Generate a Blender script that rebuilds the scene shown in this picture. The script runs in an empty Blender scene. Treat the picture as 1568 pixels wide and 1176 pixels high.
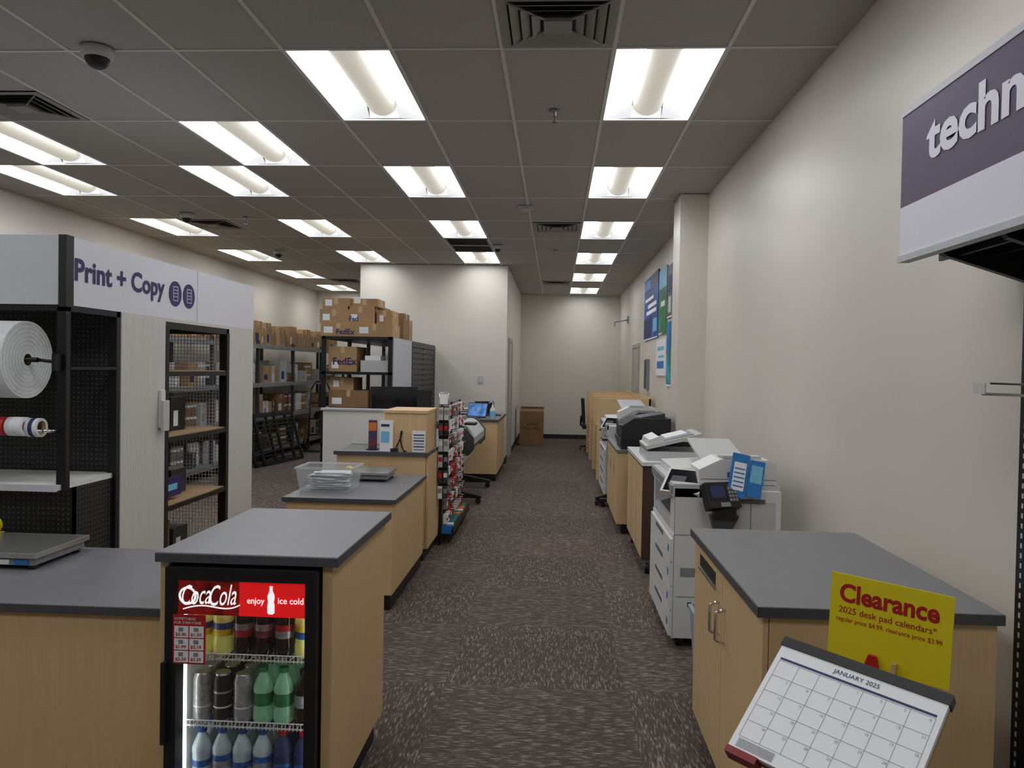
import bpy, bmesh, math, random
from mathutils import Matrix, Vector
random.seed(7)
scene = bpy.context.scene
COL = scene.collection

# ---------------------------------------------------------------- materials
def lin(c):
    o = []
    for v in c:
        v /= 255.0
        o.append(v/12.92 if v <= .04045 else ((v+.055)/1.055)**2.4)
    return (o[0], o[1], o[2], 1)

MATS = {}
def mk(name, c, rough=.5, metal=0, em=0, amt=.08, scale=30, stretch=(1,1,1), bump=0, alpha=1, spec=.5, emc=None):
    if name in MATS: return MATS[name]
    m = bpy.data.materials.new(name); m.use_nodes = True
    nt = m.node_tree; N = nt.nodes; L = nt.links
    p = N['Principled BSDF']
    col = lin(c)
    tc = N.new('ShaderNodeTexCoord'); mp = N.new('ShaderNodeMapping'); mp.inputs['Scale'].default_value = stretch
    L.new(tc.outputs['Object'], mp.inputs[0])
    nz = N.new('ShaderNodeTexNoise'); nz.inputs['Scale'].default_value = scale; nz.inputs['Detail'].default_value = 4
    L.new(mp.outputs[0], nz.inputs[0])
    r = N.new('ShaderNodeValToRGB')
    r.color_ramp.elements[0].position = .3; r.color_ramp.elements[1].position = .7
    r.color_ramp.elements[0].color = tuple(x*(1-amt) for x in col[:3])+(1,)
    r.color_ramp.elements[1].color = tuple(min(1, x*(1+amt)) for x in col[:3])+(1,)
    L.new(nz.outputs['Fac'], r.inputs[0]); L.new(r.outputs[0], p.inputs['Base Color'])
    p.inputs['Roughness'].default_value = rough; p.inputs['Metallic'].default_value = metal
    p.inputs['Specular IOR Level'].default_value = spec
    if em:
        if emc: p.inputs['Emission Color'].default_value = lin(emc)
        else: L.new(r.outputs[0], p.inputs['Emission Color'])
        p.inputs['Emission Strength'].default_value = em
    if bump:
        b = N.new('ShaderNodeBump'); b.inputs['Strength'].default_value = bump; b.inputs['Distance'].default_value = .002
        L.new(nz.outputs['Fac'], b.inputs['Height']); L.new(b.outputs[0], p.inputs['Normal'])
    if alpha < 1: p.inputs['Alpha'].default_value = alpha
    MATS[name] = m; return m

WALL = mk('wall_paint', (217,212,202), .42, amt=.015, scale=3, bump=.12)
CEIL = mk('ceiling_tile', (176,173,168), .95, amt=.05, scale=90, bump=.4)
TBAR = mk('ceiling_tbar', (214,212,207), .6, amt=.02)
WOOD = mk('maple_laminate', (212,181,136), .45, amt=.05, scale=6, stretch=(9,9,.7))
WOODD = mk('maple_edge', (190,152,104), .5, amt=.08, scale=8, stretch=(6,6,.7))
GTOP = mk('grey_laminate', (114,114,117), .4, amt=.05, scale=14)
GEDGE = mk('grey_laminate_edge', (74,75,80), .5, amt=.05)
BLK = mk('black_plastic', (22,22,24), .45)
BLKM = mk('black_metal', (26,26,28), .4, .3)
DGR = mk('dark_grey_plastic', (58,60,64), .45)
GRY = mk('grey_plastic', (135,138,142), .5)
LGR = mk('light_grey_panel', (190,192,198), .5, amt=.03)
WPL = mk('white_plastic', (218,218,217), .4, amt=.02)
WPL2 = mk('offwhite_plastic', (192,193,194), .45, amt=.02)
WSH = mk('white_shelf', (225,225,222), .5, amt=.02)
WPAN = mk('white_woodgrain', (204,203,199), .5, amt=.05, scale=7, stretch=(10,10,.5))
SEAM = mk('seam_shadow', (96,98,100), .6)
STEEL = mk('brushed_steel', (190,190,188), .32, .9, amt=.06, scale=40, stretch=(1,12,1))
SIGNW = mk('sign_white', (222,222,232), .5, amt=.01)
PURP = mk('sign_purple', (80,66,96), .5, amt=.03)
NAVY = mk('sign_navy', (44,34,96), .5)
RED = mk('red_plastic', (185,32,36), .45)
REDD = mk('dark_red_metal', (130,24,26), .45)
REDL = mk('banner_red', (225,26,30), .4, em=.5, amt=.03)
BANW = mk('banner_white', (250,250,250), .4, em=.7)
BAND = mk('banner_dark', (110,16,13), .4, em=.35, amt=.8, scale=22)
YEL = mk('yellow_card', (230,212,26), .55, amt=.015)
WHT = mk('paper_white', (236,237,240), .7, amt=.01)
PAPB = mk('print_navy', (40,48,96), .6)
LINE = mk('print_grey', (150,150,160), .7)
BLUE = mk('blue_card', (40,120,195), .5)
CYAN = mk('cyan_card', (120,190,225), .5)
GRN = mk('green_card', (40,120,64), .5)
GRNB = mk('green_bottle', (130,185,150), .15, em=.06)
CARD = mk('cardboard', (172,140,102), .85, amt=.1, scale=5)
CARDD = mk('cardboard_dark', (138,108,76), .85, amt=.1, scale=5)
TAPE = mk('packing_tape', (196,170,130), .35)
CHROME = mk('chrome', (210,210,212), .15, 1)
BUB = mk('bubble_wrap', (222,226,228), .35, amt=.1, scale=70, bump=.9)
CORE = mk('core_brown', (70,56,44), .8)
BASEB = mk('baseboard_rubber', (30,30,32), .6)
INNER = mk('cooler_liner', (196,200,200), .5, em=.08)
LED = mk('cooler_led', (255,255,250), .5, em=5, amt=0)
FL1 = mk('fixture_reflector_lit', (200,200,200), .5, em=11.4, amt=0, emc=(247,249,252))
FL3 = mk('fixture_reflector_end', (170,170,170), .5, em=.65, amt=0, emc=(250,252,255))
FL2 = mk('fixture_basket', (92,90,84), .7, em=.6, amt=.15, scale=220, emc=(230,224,208))
FLW = mk('fixture_white', (225,225,224), .5, amt=.01)
SCR = mk('screen_glass', (18,20,26), .12)
SCRB = mk('screen_lit', (90,130,190), .2, em=.5, amt=.5, scale=12)
COLA = mk('cola_liquid', (30,12,9), .12)
CLR = mk('clear_bottle', (186,204,210), .15)
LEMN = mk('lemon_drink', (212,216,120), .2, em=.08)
CAPR = mk('cap_red', (190,24,28), .4)
CAPB = mk('cap_black', (20,20,20), .4)
CAPBL = mk('cap_blue', (40,90,170), .4)
LABS = mk('label_silver', (168,170,172), .35, .4, amt=.25, scale=60)
LABB = mk('label_blue', (44,96,170), .4, amt=.5, scale=60)
LABY = mk('label_yellow', (226,206,60), .4, amt=.3, scale=60)
LABR = mk('label_red', (176,30,38), .4)
LABK = mk('label_dark', (120,60,66), .4, amt=.8, scale=70)
ORNG = mk('orange_card', (215,120,60), .6)
PINK = mk('pink_card', (210,70,130), .6)
DARKV = mk('duct_dark', (34,33,33), .8)
VENT = mk('vent_grey', (150,147,142), .6)
BIN = mk('clear_bin_plastic', (215,222,226), .2, alpha=.4, amt=.03)
BINB = mk('waste_bin_plastic', (150,164,186), .4)
DOORM = mk('door_paint', (176,172,164), .5, amt=.03)
DESKD = mk('desk_dark_wood', (70,52,42), .5)
POSTB = mk('poster_blue', (28,70,156), .5, amt=.8, scale=2.2)
POSTG = mk('poster_green', (50,134,92), .5, amt=.8, scale=2.5)
POSTP = mk('poster_pink', (180,74,138), .5, amt=.9, scale=3)
POSTK = mk('poster_grey', (92,84,92), .5, amt=.9, scale=4)
POSTT = mk('poster_teal', (34,134,156), .5, amt=.8, scale=3)

def glass_mat():
    m = bpy.data.materials.new('door_glass'); m.use_nodes = True
    N = m.node_tree.nodes; L = m.node_tree.links; N.clear()
    o = N.new('ShaderNodeOutputMaterial'); t = N.new('ShaderNodeBsdfTransparent'); g = N.new('ShaderNodeBsdfGlossy')
    g.inputs['Roughness'].default_value = .02; x = N.new('ShaderNodeMixShader'); x.inputs[0].default_value = .04
    L.new(t.outputs[0], x.inputs[1]); L.new(g.outputs[0], x.inputs[2]); L.new(x.outputs[0], o.inputs[0]); return m
GLASS = glass_mat()

def carpet_mat():
    m = bpy.data.materials.new('carpet_tiles'); m.use_nodes = True
    nt = m.node_tree; N = nt.nodes; L = nt.links; p = N['Principled BSDF']
    geo = N.new('ShaderNodeNewGeometry'); sp = N.new('ShaderNodeSeparateXYZ'); L.new(geo.outputs['Position'], sp.inputs[0])
    def math_(op, a, b=None):
        n = N.new('ShaderNodeMath'); n.operation = op
        for i, v in enumerate((a, b)):
            if v is None: continue
            if isinstance(v, (int, float)): n.inputs[i].default_value = v
            else: L.new(v, n.inputs[i])
        return n.outputs[0]
    S = .91
    xs = math_('DIVIDE', math_('ADD', sp.outputs[0], .53+S*20), S); ys = math_('DIVIDE', math_('ADD', sp.outputs[1], -3.87+S*20), S)
    par = math_('MODULO', math_('ADD', math_('FLOOR', xs), math_('FLOOR', ys)), 2)
    def streaks(ax, bx):
        # rows of thin yarn dashes, each row independent, broken along its length
        row = math_('FLOOR', math_('MULTIPLY', ax, 190))
        cb = N.new('ShaderNodeCombineXYZ'); L.new(math_('MULTIPLY', bx, 17), cb.inputs[0]); L.new(math_('MULTIPLY', row, 7.37), cb.inputs[1])
        n = N.new('ShaderNodeTexNoise'); n.noise_dimensions = '2D'; n.inputs['Scale'].default_value = 1; n.inputs['Detail'].default_value = 1
        L.new(cb.outputs[0], n.inputs[0]); return n.outputs['Fac']
    a = streaks(sp.outputs[0], sp.outputs[1]); b = streaks(sp.outputs[1], sp.outputs[0])
    mx = N.new('ShaderNodeMix'); mx.data_type = 'FLOAT'
    L.new(par, mx.inputs[0]); L.new(a, mx.inputs[2]); L.new(b, mx.inputs[3])
    r = N.new('ShaderNodeValToRGB'); e = r.color_ramp.elements
    e[0].position = .36; e[0].color = lin((80,71,65)); e[1].position = .74; e[1].color = lin((150,138,126))
    k = r.color_ramp.elements.new(.58); k.color = lin((97,87,80))
    L.new(mx.outputs[0], r.inputs[0])
    wn = N.new('ShaderNodeTexWhiteNoise'); wn.noise_dimensions = '2D'
    cb = N.new('ShaderNodeCombineXYZ'); L.new(math_('FLOOR', xs), cb.inputs[0]); L.new(math_('FLOOR', ys), cb.inputs[1]); L.new(cb.outputs[0], wn.inputs[0])
    hv = N.new('ShaderNodeHueSaturation'); L.new(r.outputs[0], hv.inputs['Color'])
    L.new(math_('ADD', math_('MULTIPLY', wn.outputs[0], .22), .87), hv.inputs['Value'])
    L.new(hv.outputs[0], p.inputs['Base Color']); p.inputs['Roughness'].default_value = .95; p.inputs['Specular IOR Level'].default_value = .15
    return m
CARPET = carpet_mat()

def perf_mat():
    m = bpy.data.materials.new('perforated_black'); m.use_nodes = True
    nt = m.node_tree; N = nt.nodes; L = nt.links; p = N['Principled BSDF']
    geo = N.new('ShaderNodeNewGeometry'); s = N.new('ShaderNodeSeparateXYZ'); L.new(geo.outputs['Position'], s.inputs[0])
    def mt(op, a, b):
        n = N.new('ShaderNodeMath'); n.operation = op
        for i, v in enumerate((a, b)):
            if isinstance(v, (int, float)): n.inputs[i].default_value = v
            else: L.new(v, n.inputs[i])
        return n.outputs[0]
    def cell(o):
        f = mt('SUBTRACT', mt('FRACT', mt('MULTIPLY', o, 39.4), 0), .5); return mt('MULTIPLY', f, f)
    d = mt('ADD', cell(mt('ADD', s.outputs[0], s.outputs[1])), cell(s.outputs[2]))
    lt = mt('LESS_THAN', d, .03)
    mx = N.new('ShaderNodeMix'); mx.data_type = 'RGBA'; mx.inputs[6].default_value = lin((24,24,26)); mx.inputs[7].default_value = lin((80,82,84))
    L.new(lt, mx.inputs[0]); L.new(mx.outputs[2], p.inputs['Base Color']); p.inputs['Roughness'].default_value = .5
    return m
PERF = perf_mat()

# ---------------------------------------------------------------- builder
def frame(o, u, v):
    u = Vector(u).normalized(); v = Vector(v); n = u.cross(v).normalized(); v = n.cross(u)
    M = Matrix.Identity(4)
    for i in range(3):
        M[i][0] = u[i]; M[i][1] = v[i]; M[i][2] = n[i]; M[i][3] = o[i]
    return M

class B:
    def __init__(s, name):
        s.name = name; s.bm = bmesh.new(); s.mats = []
    def mi(s, m):
        if m not in s.mats: s.mats.append(m)
        return s.mats.index(m)
    def face(s, vs, m, smooth=False):
        try: f = s.bm.faces.new(vs)
        except ValueError: return
        f.material_index = s.mi(m); f.smooth = smooth
    def box(s, x0, x1, y0, y1, z0, z1, m, M=None, skip=''):
        P = [Vector(p) for p in ((x0,y0,z0),(x1,y0,z0),(x1,y1,z0),(x0,y1,z0),(x0,y0,z1),(x1,y0,z1),(x1,y1,z1),(x0,y1,z1))]
        if M: P = [M @ p for p in P]
        v = [s.bm.verts.new(p) for p in P]
        F = {'b':(0,3,2,1),'t':(4,5,6,7),'f':(0,1,5,4),'r':(1,2,6,5),'k':(2,3,7,6),'l':(3,0,4,7)}
        for k, f in F.items():
            if k in skip: continue
            s.face([v[i] for i in f], m)
    def quad(s, pts, m):
        s.face([s.bm.verts.new(Vector(p)) for p in pts], m)
    def prism(s, pts, axis, a0, a1, m, M=None):
        def mkp(p, a):
            q = {'x':(a,p[0],p[1]),'y':(p[0],a,p[1]),'z':(p[0],p[1],a)}[axis]; q = Vector(q)
            return M @ q if M else q
        A = [s.bm.verts.new(mkp(p, a0)) for p in pts]; Bv = [s.bm.verts.new(mkp(p, a1)) for p in pts]
        n = len(pts)
        s.face(A, m); s.face(Bv[::-1], m)
        for i in range(n): s.face([A[i], Bv[i], Bv[(i+1)%n], A[(i+1)%n]], m)
    def cyl(s, p0, p1, r, m, seg=16, r2=None, caps=True):
        p0 = Vector(p0); p1 = Vector(p1); r2 = r if r2 is None else r2
        d = (p1-p0).normalized(); t = Vector((0,0,1)) if abs(d.z) < .9 else Vector((1,0,0))
        u = d.cross(t).normalized(); w = d.cross(u)
        A = []; Bv = []
        for i in range(seg):
            a = 2*math.pi*i/seg; c = u*math.cos(a)+w*math.sin(a)
            A.append(s.bm.verts.new(p0+c*r)); Bv.append(s.bm.verts.new(p1+c*r2))
        for i in range(seg): s.face([A[i], A[(i+1)%seg], Bv[(i+1)%seg], Bv[i]], m, True)
        if caps: s.face(A[::-1], m); s.face(Bv, m)
    def tube(s, pts, r, m, seg=8):
        for a, b in zip(pts[:-1], pts[1:]): s.cyl(a, b, r, m, seg)
    def ring(s, p0, p1, ro, ri, m, mi_=None, seg=24):
        p0 = Vector(p0); p1 = Vector(p1); d = (p1-p0).normalized(); t = Vector((0,0,1)) if abs(d.z) < .9 else Vector((1,0,0))
        u = d.cross(t).normalized(); w = d.cross(u); R = []
        for (p, r) in ((p0,ri),(p0,ro),(p1,ro),(p1,ri)):
            R.append([s.bm.verts.new(p+(u*math.cos(2*math.pi*i/seg)+w*math.sin(2*math.pi*i/seg))*r) for i in range(seg)])
        for k in range(4):
            a = R[k]; b = R[(k+1)%4]
            for i in range(seg): s.face([a[i], a[(i+1)%seg], b[(i+1)%seg], b[i]], (mi_ or m) if k == 3 else m, k in (1,3))
    def lathe(s, c, prof, seg=14):
        # prof: (r, z, mat of the band above)
        c = Vector(c); R = []
        for r, z, m in prof:
            R.append([s.bm.verts.new(c+Vector((math.cos(2*math.pi*i/seg)*r, math.sin(2*math.pi*i/seg)*r, z))) for i in range(seg)])
        for k in range(len(prof)-1):
            for i in range(seg): s.face([R[k][i], R[k][(i+1)%seg], R[k+1][(i+1)%seg], R[k+1][i]], prof[k][2], True)
        s.face(R[0][::-1], prof[0][2]); s.face(R[-1], prof[-1][2])
    def text(s, body, o, u, v, h, m, w=None, bold=0, shear=0, align='l'):
        cu = bpy.data.curves.new('t', 'FONT'); cu.body = body; cu.size = 1; cu.offset = bold; cu.shear = shear; cu.resolution_u = 3
        ob = bpy.data.objects.new('t', cu); COL.objects.link(ob); bpy.context.view_layer.update()
        me = bpy.data.meshes.new_from_object(ob.evaluated_get(bpy.context.evaluated_depsgraph_get()))
        xs = [q.co.x for q in me.vertices]; ys = [q.co.y for q in me.vertices]
        sy = h/(max(ys)-min(ys)); sx = (w/(max(xs)-min(xs))) if w else sy
        M = frame(o, u, v); x0 = min(xs); y0 = min(ys)
        if align == 'c': x0 = (min(xs)+max(xs))/2
        vs = [s.bm.verts.new(M @ Vector(((q.co.x-x0)*sx, (q.co.y-y0)*sy, 0))) for q in me.vertices]
        for p in me.polygons: s.face([vs[i] for i in p.vertices], m)
        bpy.data.objects.remove(ob); bpy.data.meshes.remove(me)
    def finish(s, bevel=0, recalc=True):
        bm = s.bm
        if recalc: bmesh.ops.recalc_face_normals(bm, faces=bm.faces)
        xs = [v.co for v in bm.verts]
        mn = Vector((min(p.x for p in xs), min(p.y for p in xs), min(p.z for p in xs))); mxx = Vector((max(p.x for p in xs), max(p.y for p in xs), max(p.z for p in xs)))
        c = (mn+mxx)/2; c.z = mn.z
        for v in bm.verts: v.co -= c
        me = bpy.data.meshes.new(s.name); bm.to_mesh(me); bm.free()
        for m in s.mats: me.materials.append(m)
        ob = bpy.data.objects.new(s.name, me); ob.location = c; COL.objects.link(ob)
        if bevel:
            md = ob.modifiers.new('bevel', 'BEVEL'); md.width = bevel; md.segments = 2; md.limit_method = 'ANGLE'; md.angle_limit = math.radians(50)
        return ob

HC = 1.6; CZ = 3.35
XL, XR, YF, YB = -5.68, 1.465, -4.0, 18.1
GX, GY = .284, 4.236

# ---------------------------------------------------------------- room
def simple(name, x0, x1, y0, y1, z0, z1, m, bevel=0):
    b = B(name); b.box(x0, x1, y0, y1, z0, z1, m); return b.finish(bevel)
simple('floor', XL, XR, YF, YB, -.05, 0, CARPET)
simple('wall_right', XR, XR+.12, YF, YB, 0, 3.6, WALL)
simple('wall_left', XL-.12, XL, YF, YB, 0, 3.6, WALL)
simple('wall_back', XL-.12, XR+.12, YB, YB+.12, 0, 3.6, WALL)
simple('wall_rear', XL-.12, XR+.12, YF-.12, YF, 0, 3.6, WALL)
simple('wall_storeroom', -3.34, -.835, 13.0, YB, 0, CZ-.007, WALL)
simple('wall_pillar', 1.19, XR, 7.68, 8.1, 0, CZ-.007, WALL)
simple('baseboard_back', -.835, XR, YB-.012, YB, 0, .1, BASEB)
simple('baseboard_right', XR-.012, XR, YF, YB-.012, 0, .1, BASEB)
simple('baseboard_left', XL, XL+.012, YF, YB-.012, 0, .1, BASEB)
simple('baseboard_storeroom_side', -.835, -.823, 13.0, YB-.012, 0, .1, BASEB)
simple('baseboard_storeroom_front', -3.34, -.835, 12.988, 13.0, 0, .1, BASEB)

fix = [(0,j) for j in (-4,-2,0,2,4,6,8,10)] + [(-3,j) for j in (-4,-2,0,2,4,6)] + [(-5,1)] + [(-6,j) for j in (-4,-2,2,4,6)] + [(-8,1)] + [(-9,j) for j in (-4,-2,2,4,6,8,10)]
fix = set(fix)
b = B('ceiling')
holes = set(fix) | {(-3, 5)}
k0 = math.floor((XL-GX)/.61); k1 = math.ceil((XR-GX)/.61); j0 = math.floor((YF-GY)/1.22); j1 = math.ceil((YB-GY)/1.22)
for k in range(k0, k1):
    for j in range(j0, j1):
        if (k, j) in holes: continue
        x0 = max(XL, GX+.61*k); x1 = min(XR, GX+.61*(k+1)); y0 = max(YF, GY+1.22*j); y1 = min(YB, GY+1.22*(j+1))
        b.quad([(x0,y0,CZ),(x0,y1,CZ),(x1,y1,CZ),(x1,y0,CZ)], CEIL)
for k in range(k0+1, k1): 
    x = GX+.61*k; b.box(x-.011, x+.011, YF, YB, CZ-.006, CZ+.002, TBAR)
for j in range(j0+1, j1):
    y = GY+1.22*j; b.box(XL, XR, y-.011, y+.011, CZ-.0061, CZ+.002, TBAR)
b.finish(recalc=False)
simple('roof_deck', XL, XR, YF, YB, CZ+.22, CZ+.25, CEIL)

for k, j in sorted(fix):
    x0 = GX+.61*k+.011; x1 = GX+.61*(k+1)-.011; y0 = GY+1.22*j+.011; y1 = GY+1.22*(j+1)-.011; xc = (x0+x1)/2
    b = B('fluorescent_troffer')
    z = CZ-.001; t = z+.085; e = .13
    for a in ((x0,x1,y0,y0+.004),(x0,x1,y1-.004,y1),(x0,x0+.004,y0,y1),(x1-.004,x1,y0,y1)): b.box(a[0],a[1],a[2],a[3],z-.004,z+.004,FLW)
    X0, X1, Y0, Y1 = x0+.004, x1-.004, y0+.004, y1-.004
    hw = .105
    for (xa, xb) in ((X0, xc-hw), (X1, xc+hw)):
        xm = (xa+xb)/2
        b.quad([(xa,Y0+e,z),(xa,Y1-e,z),(xm,Y1-e,t-.02),(xm,Y0+e,t-.02)], FL1)
        b.quad([(xm,Y0+e,t-.02),(xm,Y1-e,t-.02),(xb,Y1-e,t),(xb,Y0+e,t)], FL1)
        for ya, yb in ((Y0, Y0+e), (Y1, Y1-e)):
            b.quad([(xa,ya,z),(xa,yb,z),(xm,yb,t-.02)], FL1)
            b.quad([(xa,ya,z),(xm,yb,t-.02),(xb,ya,z+.01)], FL3)
            b.quad([(xm,yb,t-.02),(xb,yb,t),(xb,ya,z+.01)], FL3)
    for ya, yb in ((Y0, Y0+.03), (Y1, Y1-.03)): b.quad([(xc-hw,ya,z+.01),(xc+hw,ya,z+.01),(xc+hw,yb,t),(xc-hw,yb,t)], FL3)
    n = 14; secs = []
    for yy, s in ((Y0+.02,.35),(Y0+.035,.75),(Y0+.06,.95),(Y0+.09,1),(Y1-.09,1),(Y1-.06,.95),(Y1-.035,.75),(Y1-.02,.35)):
        secs.append([b.bm.verts.new((xc-.1*s*math.cos(math.pi*i/n), yy, t-.082*s*math.sin(math.pi*i/n))) for i in range(n+1)])
    for A, C in zip(secs[:-1], secs[1:]):
        for i in range(n): b.face([A[i], A[i+1], C[i+1], C[i]], FL2, True)
    b.box(x0, x1, y0, y1, z+.09, z+.1, FLW)
    b.finish()

def diffuser(xa, xb, ya, yb, m, name='air_diffuser'):
    b = B(name); z = CZ-.007; xc = (xa+xb)/2; yc = (ya+yb)/2; w = (xb-xa)/2; d = (yb-ya)/2
    def rect(s, zz): return [(xc-w*s,yc-d*s,zz),(xc+w*s,yc-d*s,zz),(xc+w*s,yc+d*s,zz),(xc-w*s,yc+d*s,zz)]
    b.box(xa, xb, ya, yb, z+.002, z+.004, DARKV)
    for so, zo, si, zi in ((1,z-.003,.84,z-.004),(.80,z-.016,.66,z-.001),(.62,z-.018,.48,z-.001),(.44,z-.02,.3,z-.001)):
        A = rect(so, zo); C = rect(si, zi)
        for i in range(4): b.quad([A[i], A[(i+1)%4], C[(i+1)%4], C[i]], m)
    A = rect(.24, z-.02); b.quad(A, m)
    A2 = rect(.24, z); 
    for i in range(4): b.quad([A[i], A[(i+1)%4], A2[(i+1)%4], A2[i]], m)
    for sx, sy in ((1,1),(1,-1),(-1,1),(-1,-1)):
        b.cyl((xc,yc,z-.008), (xc+sx*w*.84,yc+sy*d*.84,z-.008), .006, m, 6)
    b.finish()
diffuser(-.316, .274, 3.64, 4.222, VENT)
diffuser(-3.98, -3.39, 4.86, 5.44, VENT)
diffuser(-.30, .27, 9.2, 9.8, VENT)
diffuser(-.316, .274, 15.25, 15.8, VENT)
diffuser(-4.6, -4.0, 9.15, 9.75, VENT)
diffuser(-4.6, -4.0, 15.3, 15.8, VENT)
b = B('return_air_grille'); x0 = GX-1.83+.012; x1 = x0+.586; y0 = GY+6.1+.012; y1 = y0+1.196
b.box(x0,x1,y0,y1,CZ+.12,CZ+.13,DARKV)
for a in ((x0,x0+.02,y0,y1),(x1-.02,x1,y0,y1),(x0,x1,y0,y0+.02),(x0,x1,y1-.02,y1),(x0,x1,(y0+y1)/2-.03,(y0+y1)/2+.03)): b.box(*a,CZ-.01,CZ+.12,VENT)
for i in range(1, 30):
    y = y0+i*1.19/30; b.box(x0,x1,y,y+.004,CZ,CZ+.03,BLK)
b.finish()

def dome(x, y, r, m1=WPL2, m2=BLK):
    b = B('dome_security_camera')
    pr = [(r*1.25,0,m1),(r*1.25,-.02,m1),(r*1.15,-.05,m1),(r*.95,-.055,m2)]
    for i in range(1, 7):
        a = math.pi/2*i/6; pr.append((max(.002, r*.92*math.cos(a)), -.055-r*.85*math.sin(a), m2))
    b.lathe((x,y,CZ-.007), pr, 24); b.finish()
dome(-2.58, 4.2, .07); dome(-.85, 10.9, .05); dome(-4.32, 8.8, .06); dome(-4.25, 11.6, .06); dome(-3.6, 15.4, .05)
def sprink(x, y):
    b = B('fire_sprinkler'); z = CZ-.006
    b.lathe((x,y,z), [(.035,0,GRY),(.035,-.006,GRY),(.014,-.01,CHROME),(.012,-.04,CHROME)], 16)
    b.tube([(x-.012,y,z-.04),(x-.02,y,z-.055),(x,y,z-.075)], .003, CHROME, 6); b.tube([(x+.012,y,z-.04),(x+.02,y,z-.055),(x,y,z-.075)], .003, CHROME, 6)
    b.cyl((x,y,z-.04),(x,y,z-.075),.003,RED,6); b.cyl((x,y,z-.075),(x,y,z-.079),.02,CHROME,12); b.finish()
sprink(-.04, 5.24); sprink(-.05, 11.3); sprink(-3.7, 9.0)
b = B('smoke_detector'); b.box(-.43,-.27,8.25,8.41,CZ-.02,CZ-.006,WPL2); b.lathe((-.35,8.33,CZ-.02), [(.06,0,WPL2),(.055,-.025,WPL2),(.03,-.035,WPL2)], 20); b.finish()

# doors
b = B('door_1')
b.box(-.833,-.81,13.5,13.58,0,2.15,DOORM); b.box(-.833,-.81,14.42,14.5,0,2.15,DOORM); b.box(-.833,-.81,13.58,14.42,2.08,2.15,DOORM); b.box(-.833,-.822,13.58,14.42,0,2.08,DOORM)
b.cyl((-.822,13.66,1.0),(-.77,13.66,1.0),.012,CHROME); b.cyl((-.77,13.66,1.0),(-.77,13.78,1.0),.01,CHROME); b.finish(.003)
b = B('door_2')
b.box(XR-.025,XR-.002,13.7,13.78,0,2.1,DOORM); b.box(XR-.025,XR-.002,14.7,14.78,0,2.1,DOORM); b.box(XR-.025,XR-.002,13.78,14.7,2.03,2.1,DOORM); b.box(XR-.013,XR-.002,13.78,14.7,0,2.03,DOORM)
b.cyl((XR-.013,13.86,1.3),(XR-.06,13.86,1.3),.012,CHROME); b.finish(.003)
b = B('wall_panel_box'); b.box(XR-.05,XR,12.2,12.5,1.32,1.8,GRY); b.box(XR-.055,XR-.05,12.22,12.48,1.34,1.78,DGR); b.cyl((XR-.055,12.24,1.55),(XR-.07,12.24,1.55),.01,CHROME,8); b.finish(.003)
b = B('door_closer_arm'); b.tube([(XR,15.9,2.65),(XR-.28,15.9,2.6),(XR-.28,15.9,2.52)],.012,GRY); b.box(XR-.03,XR,15.84,15.96,2.58,2.72,GRY); b.finish()
b = B('light_switch'); b.box(-1.31,-1.22,12.985,13.0,1.36,1.48,WPL2); b.box(-1.275,-1.255,12.975,12.985,1.40,1.44,WPL); b.finish(.002)

# ---------------------------------------------------------------- drinks cabinet + cooler
b = B('checkout_cabinet')
b.box(-1.31,-.70,2.48,3.3,.945,.975,GTOP); b.box(-1.311,-.699,2.474,2.48,.943,.973,GEDGE); b.box(-.70,-.697,2.475,3.3,.943,.974,GEDGE)
b.box(-.755,-.72,2.5,3.28,.12,.945,WOOD); b.box(-1.305,-1.275,2.5,3.28,.12,.945,WOOD); b.box(-1.275,-.755,3.24,3.28,.12,.945,WOOD)
b.box(-.76,-.75,2.53,3.25,0,.12,BLK); b.box(-1.29,-1.27,2.53,3.25,0,.12,BLK); b.box(-1.275,-.755,3.2,3.24,0,.12,BLK)
b.finish(.002)

b = B('beverage_cooler')
x0,x1,y0,y1,z0,z1 = -1.268,-.762,2.46,3.15,.05,.93
b.box(x0,x0+.025,y0+.06,y1,z0,z1,BLK); b.box(x1-.025,x1,y0+.06,y1,z0,z1,BLK); b.box(x0,x1,y0+.06,y1,z1-.03,z1,BLK); b.box(x0,x1,y0+.06,y1,z0,z0+.1,BLK); b.box(x0,x1,y1-.03,y1,z0,z1,BLK)
b.box(x0+.025,x0+.03,y0+.07,y1-.03,z0+.1,z1-.03,INNER); b.box(x1-.03,x1-.025,y0+.07,y1-.03,z0+.1,z1-.03,INNER); b.box(x0+.03,x1-.03,y1-.035,y1-.03,z0+.1,z1-.03,INNER); b.box(x0+.03,x1-.03,y0+.07,y1-.035,z1-.035,z1-.03,INNER); b.box(x0+.03,x1-.03,y0+.07,y1-.035,z0+.1,z0+.105,INNER)
fw = .038
b.box(x0,x0+fw,y0,y0+.055,z0,z1,BLK); b.box(x1-fw,x1,y0,y0+.055,z0,z1,BLK); b.box(x0+fw,x1-fw,y0,y0+.055,z1-.04,z1,BLK); b.box(x0+fw,x1-fw,y0,y0+.055,z0,z0+.09,BLK)
b.box(x0-.003,x0+.012,y0-.02,y0,.35,.62,BLK)
b.box(x0+fw,x1-fw,y0+.03,y0+.034,z0+.09,z1-.04,GLASS)
b.box(x0+.032,x0+.038,y0+.07,y0+.08,z0+.14,z1-.16,LED); b.box(x1-.038,x1-.032,y0+.07,y0+.08,z0+.14,z1-.16,LED); b.box(x0+.06,x1-.06,y0+.1,y0+.13,z1-.045,z1-.036,LED)
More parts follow.
